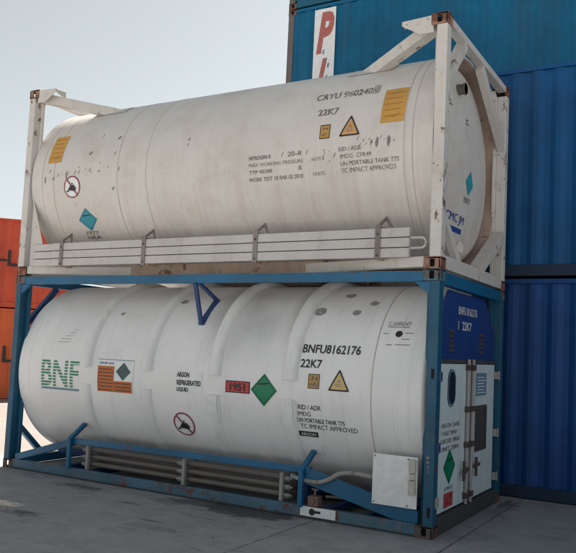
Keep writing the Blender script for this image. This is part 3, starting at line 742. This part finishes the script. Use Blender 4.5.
# folded walkway planks carried on brackets along the side
for z0 in (.118, .221, .324):
    bm = BM(); box(bm, (-5.40, .0, z0), (-.335, .055, z0+.094)); link('walkway_plank', bm, 'alu', T2, bevel=.005)
    bm = BM(); box(bm, (-5.80, .012, z0), (-5.41, .06, z0+.09)); link('walkway_plank', bm, 'alu', T2, bevel=.005)
bm = BM(); box(bm, (-5.40, .056, .13), (-.36, .066, .41)); link('plank_backing', bm, 'bracket', T2)
bm = BM(); tube(bm, [(-.335, .03, .315), (-.22, .03, .315)] + [(-.22+.052*math.sin(R(a)), .03, .263+.052*math.cos(R(a))) for a in range(20, 180, 20)] + [(-.22, .03, .211), (-.335, .03, .211)], .012, 8); link('plank_handle', bm, 'alu', T2, smooth=True)
for x in (-5.22, -3.80, -2.165, -.675):
    bm = BM(); box(bm, (x-.03, -.012, .095), (x+.03, -.001, .455)); o = link('plank_bracket', bm, 'bracket', T2, bevel=.003)
    bm = BM(); beam(bm, (x, .0, .44), (x+.03, .13, .545), .025, .025); beam(bm, (x+.03, .13, .555), (x+.13, .04, .435), .025, .022); beam(bm, (x+.14, .03, .43), (x-.02, .03, .43), .022, .02); link('bracket_loop', bm, 'bracket', o)
    bm = BM(); 
    for z in (.14, .36): tube(bm, [(x, -.02, z), (x, -.01, z)], .012, 8)
    link('bracket_bolt', bm, 'cast_lo', o)
    bm = BM(); box(bm, (x-.02, .066, .10), (x+.02, .26, .14)); link('bracket_arm', bm, 'white_rusty', o)
# --- print on the upper shell
def utxt(s, u0, a0, u1, a1, mat='print_grey', bold=.008, name='lettering', parent=S2, fn=fU, h=.004, shear=0.):
    return put(name, ftext(s, u0, ang(a0), u1, ang(a1), bold, shear), mat, parent, fn, h, cut)
utxt('CRYU 960240', -1.57, 29.0, -.885, 33.8, name='container_number', bold=.016)
utxt('0', -.862, 29.6, -.818, 34.0, name='check_digit')
put('check_digit_box', fframe([(-.875, ang(28.8)), (-.803, ang(28.8)), (-.803, ang(34.8)), (-.875, ang(34.8))], .86), 'print_grey', S2, fU, .004, cut)
utxt('22K7', -1.492, 18.1, -1.235, 22.2, name='size_code', bold=.02)
o = put('orange_sign', frect(-1.425, ang(4.5), -1.303, ang(12.2)), 'orange', S2, fU, .004, cut)
put('orange_sign_border', fframe([(-1.425, ang(4.5)), (-1.303, ang(4.5)), (-1.303, ang(12.2)), (-1.425, ang(12.2))], .88), 'black', o, fU, .006, cut)
put('orange_sign_print', ftext('34\n40', -1.405, ang(5.6), -1.322, ang(11.2), .0), 'print_grey', o, fU, .007, cut)
warn_triangle(S2, fU, -1.19, -.941, ang(4.6), ang(16.2), 'peach', cut)
utxt('RID / ADR', -1.185, -3.2, -.92, -.9)
utxt('IMDG  CFR49', -1.165, -6.9, -.805, -4.7)
utxt('UN PORTABLE TANK T75', -1.163, -10.6, -.494, -8.4)
utxt('TC IMPACT APPROVED', -1.155, -14.3, -.53, -11.9)
utxt('NITROGEN R', -2.33, -3.1, -2.035, -.9, 'faded', .03)
utxt('/  20-8  /', -1.9, -3.0, -1.56, -.4, 'faded')
utxt('MAX WORKING PRESSURE', -2.33, -6.9, -1.62, -4.9, 'faded', .02)
utxt('NOTE 8', -1.51, -6.7, -1.36, -4.9, 'faded', .0)
utxt('TYP 45200', -2.33, -10.7, -2.02, -8.7, 'faded', .02)
utxt('8', -1.68, -10.6, -1.64, -8.2, 'faded')
utxt('WORK TEST 18 BAR 02 2018', -2.335, -14.9, -1.627, -12.7, 'faded', .01)
utxt('UNITS', -1.50, -14.4, -1.354, -12.5, 'faded', 0)
for (u0, a0, u1, a1) in ((-.719, 9.3, -.455, 29.8), (-5.64, 9.2, -5.39, 29.6)):
    o = put('orange_board', frect(u0, ang(a0), u1, ang(a1)), 'orange', S2, fU, .004, cut)
    rows = []
    for k in range(5):
        a = a0 + (a1-a0)*(.17+.17*k); rows.append(frect(u0+.03, ang(a), u1-.03-.02*(k % 2), ang(a+.35)))
    rows.append(fpoly([(u0+.02, ang(a0+1.4)), (u0+.09, ang(a0+4.2)), (u0+.14, ang(a0+3.0)), (u0+.2, ang(a0+4.8)), (u0+.2, ang(a0+4.4)), (u0+.14, ang(a0+2.5)), (u0+.09, ang(a0+3.8))]))
    put('orange_board_print', join(rows), 'orange_lines', o, fU, .0065, cut)
forbid(S2, fU, -5.15, ang(-8), .148, cut)
dm = diamond(S2, fU, -5.13, -4.80, ang(-37.4), ang(-22), 'teal', cut, .0)
utxt('1977\nNRA', -5.10, -43.5, -4.85, -37.6, 'print_grey', .02, 'placard_lettering')
# knocks and scuffs where straps have worn the paint
sc_list = []
for k in range(40):
    if k < 18: x = random.uniform(-5.6, -4.3); a = random.gauss(1, 1.6)
    elif k < 30: x = random.uniform(-1.0, -.45); a = random.gauss(.6, 1.3)
    elif k < 36: x = random.uniform(-1.42, -1.22); a = random.gauss(-3, 3)
    else: x = random.uniform(-5.0, -1.9); a = random.uniform(-12, 24)
    wd = random.uniform(.003, .010); hh = random.uniform(.006, .04)
    cx, cy = x, ang(a); n = 7
    sc_list.append(fpoly([(cx + wd*math.cos(2*math.pi*j/n)*random.uniform(.5, 1.2) + .4*hh*math.sin(2*math.pi*j/n), cy + hh*math.sin(2*math.pi*j/n)*random.uniform(.6, 1.1)) for j in range(n)]))
for x, a, wd, hh in ((-4.42, 22, .035, .02), (-4.86, 13, .03, .02), (-4.42, -11.3, .025, .016), (-3.24, 14, .016, .016), (-.74, -.3, .02, .055), (-.61, -.3, .02, .06), (-5.26, -1, .012, .06), (-5.5, -1.5, .02, .02), (-5.66, -2, .012, .05)):
    n = 8; sc_list.append(fpoly([(x + wd*math.cos(2*math.pi*j/n)*random.uniform(.7, 1.2), ang(a) + (hh*math.sin(2*math.pi*j/n) + .5*wd*math.cos(2*math.pi*j/n))) for j in range(n)]))
for q in sc_list: put('scuff_mark', q, 'faded', S2, fU, .003, None)
# head of the upper tank: placard, lettering
def head_x(y, z):
    r = math.hypot(y-YC, z-zU); return -.13 - .09*(r/.99)**2
fH = lambda u, v, h: Vector((head_x(u, v)+h+.002, u, v))
o = put('hazard_diamond', fpoly([(1.30, 3.86-H), (1.14, 3.72-H), (1.25, 3.57-H), (1.40, 3.70-H)]), 'teal', S2, fH, .006)
put('head_lettering', ftext('1977', 1.12, 3.47-H, 1.33, 3.54-H, .02), 'faded', S2, fH, .006)
put('head_lettering', ftext('CMC JM', .66, 3.19-H, 1.20, 3.31-H, .0), 'blueprint', S2, fH, .006)
put('head_underline', join([fpoly([(.66+.1*k, 3.11-H), (.76+.1*k, 3.11-H), (.76+.1*k, 3.165-H), (.66+.1*k, 3.165-H)]) for k in range(5)]), 'blueprint', S2, fH, .006)
put('head_print', join([frect(.60, 4.46-H, .72, 4.475-H), frect(.62, 4.50-H, .69, 4.52-H), frect(1.12, 4.37-H, 1.22, 4.385-H), frect(1.13, 4.41-H, 1.2, 4.43-H)]), 'faded', S2, fH, .006)

# ================================================================ dry containers
CH = 2.80
def corr_panel(bm, p0, d, n, length, z0, z1, pitch=.278, depth=.030):
    """trapezoid corrugated sheet from p0 along d; n = outward normal"""
    p0, d, n = Vector(p0), Vector(d), Vector(n); k = max(1, round(length/pitch)); pt = length/k
    prof = [(0, 0)]
    for i in range(k):
        a = i*pt; prof += [(a+pt*.22, 0), (a+pt*.5*.97-pt*.0, -depth), (a+pt*.75, -depth), (a+pt, 0)]
    prev = None
    for s, o in prof:
        a = bm.verts.new(p0 + d*s + n*o + Vector((0, 0, z0))); b = bm.verts.new(p0 + d*s + n*o + Vector((0, 0, z1)))
        if prev: bm.faces.new((prev[0], a, b, prev[1]))
        prev = (a, b)
def dry_container(name, label, length, mat, rail, post, loc, rz=0, group=None, h=CH, castm='cast_lo'):
    """local frame: front long side on y=0, x from 0 to length, body towards +y"""
    t = thing(name, label, 'shipping container', loc, rz, group)
    Wd = 2.438
    for side, y, nn in (('f', 0, -1), ('b', Wd, 1)):
        bm = BM(); corr_panel(bm, (.13, y - nn*.018, 0), (1, 0, 0), (0, nn, 0), length-.26, .162, h-.075)
        link('side_panel', bm, mat, t)
        y0, y1 = (0.004, .06) if side == 'f' else (Wd-.06, Wd-.004)
        bm = BM(); box(bm, (.178, y0, .012), (length-.178, y1, .16)); link('bottom_rail', bm, rail, t, bevel=.006)
        bm = BM(); box(bm, (.178, y0, h-.073), (length-.178, y1, h-.012)); link('top_rail', bm, mat, t, bevel=.005)
    for x, nn in ((0, -1), (length, 1)):
        bm = BM(); corr_panel(bm, (x - nn*.02, .12, 0), (0, 1, 0), (nn, 0, 0), Wd-.24, .162, h-.1, .28, .045)
        link('end_panel', bm, mat, t)
        xa, xb = sorted((x - nn*.004, x - nn*.08))
        bm = BM(); box(bm, (xa, .163, .012), (xb, Wd-.163, .16)); link('end_sill', bm, rail, t, bevel=.005)
        bm = BM(); box(bm, (xa, .163, h-.098), (xb, Wd-.163, h-.012)); link('end_header', bm, mat, t, bevel=.005)
        for y, ny in ((0, 1), (Wd, -1)):
            xa2, xb2 = sorted((x - nn*.003, x - nn*.13)); ya, yb = sorted((y + ny*.003, y + ny*.115))
            bm = BM(); box(bm, (xa2, ya, .118), (xb2, yb, h-.118)); link('corner_post', bm, post, t, bevel=.006)
            for cz in (0, h-.118):
                bm = BM(); casting(bm, x, y, cz, -nn, ny); link('corner_casting', bm, castm, t, bevel=.006).data.materials.append(M['hole'])
    bm = BM(); box(bm, (.09, .062, h-.04), (length-.09, Wd-.062, h-.02)); link('roof', bm, mat, t)
    bm = BM(); box(bm, (.09, .062, .10), (length-.09, Wd-.062, .14)); link('floor', bm, 'brown_board', t)
    return t
LX = 12.19
fr = 'containers stacked behind the tanks'
yF, yB = 2.81, 5.25
TH = 2.815
dry_container('shipping_container', 'navy blue corrugated container on the ground right behind the tank containers', LX, 'c_navy', 'c_navy_rail', 'c_navy_rail', (-4.9, yF, 0), 0, fr)
dry_container('shipping_container', 'mid blue corrugated container stacked on the navy one, right of the upper tank', LX, 'c_blue', 'c_navy_rail', 'c_navy_rail', (-4.9, yF, TH), 0, fr)
dry_container('shipping_container', 'blue container at the bottom of the rear stack, hidden behind the navy container', LX, 'c_navy', 'c_navy_rail', 'c_cornerpost', (-5.13, yB, 0), 0, fr)
dry_container('shipping_container', 'blue container second in the rear stack, seen only past the upper tank', LX, 'c_blue', 'c_navy_rail', 'c_cornerpost', (-5.13, yB, TH), 0, fr)
CT = dry_container('shipping_container', 'teal container bearing a white strip of red letters beside its brown corner post', LX, 'c_teal', 'c_teal2', 'c_cornerpost', (-5.13, yB, 2*TH), 0, fr)
dry_container('shipping_container', 'teal container topmost in the rear stack, cut off by the top of the photo', LX, 'c_teal2', 'c_teal2', 'c_cornerpost', (-5.13, yB, 3*TH), 0, fr)
# white vertical strip with red letters on the teal container
fb = lambda u, v, h: Vector((u, .006-h, v))
ux = lambda x: x + 5.13
bn = put('letter_strip', frect(ux(-4.53), .25, ux(-4.07), 2.69), 'offwhite', CT, fb, .004)
put('strip_letter', ftext('P', ux(-4.47), 1.80, ux(-4.10), 2.62, .045, .25), 'strip_red', bn, fb, .008)
put('strip_letter', ftext('I', ux(-4.46), .96, ux(-4.22), 1.70, .02, .3), 'strip_red', bn, fb, .008)
put('strip_letter', ftext('L', ux(-4.45), .32, ux(-4.15), .92, .03, .3), 'strip_red', bn, fb, .008)
for (a, b, c, d) in ((-4.33, 1.78, -4.29, 1.88), (-4.31, 1.64, -4.25, 1.69), (-4.22, 1.50, -4.17, 1.60), (-4.25, 1.30, -4.2, 1.36)): put('strip_mark', fpoly([(ux(a), b), (ux(c)-.01, b+.012), (ux(c), d), (ux(a)+.012, d-.01)]), 'bluegrey', bn, fb, .012)
# orange pair far left
dd = Vector((.703, .711, 0)); A = Vector((-15.7987, 7.2315, 0)); rz = math.atan2(dd.y, dd.x)
st = A + dd*(2.05 - LX)
og = 'orange containers across the yard'
for k, (m, lab) in enumerate((('c_orange', 'orange container standing on the ground far left, lower of the two orange ones'), ('c_orange2', 'red-orange container stacked on top of the other orange one, far left'))):
    t = dry_container('shipping_container', lab, LX, m, m, m, (st.x, st.y, k*2.60), rz, og, h=2.585, castm='cast_lo')
    fo = lambda u, v, h: Vector((u, .004-h, v))
    x0 = LX - 2.05 + (.29 if k else .34)
    zt = 1.20 if k else 1.04
    put('company_lettering', ftext('L', x0, zt, x0+.27, zt+.46, .015), 'black', t, fo, .006)
    if k: put('company_lettering', frect(x0-.50, zt+.13, x0-.02, zt+.19), 'black', t, fo, .006)
    put('company_lettering', ftext('loyd', x0+.32, zt-.1, x0+1.35, zt+.46, .015), 'black', t, fo, .006)
    put('company_lettering', ftext('Hapag', x0-2.1, zt-.1, x0-.55, zt+.46, .015), 'black', t, fo, .006)
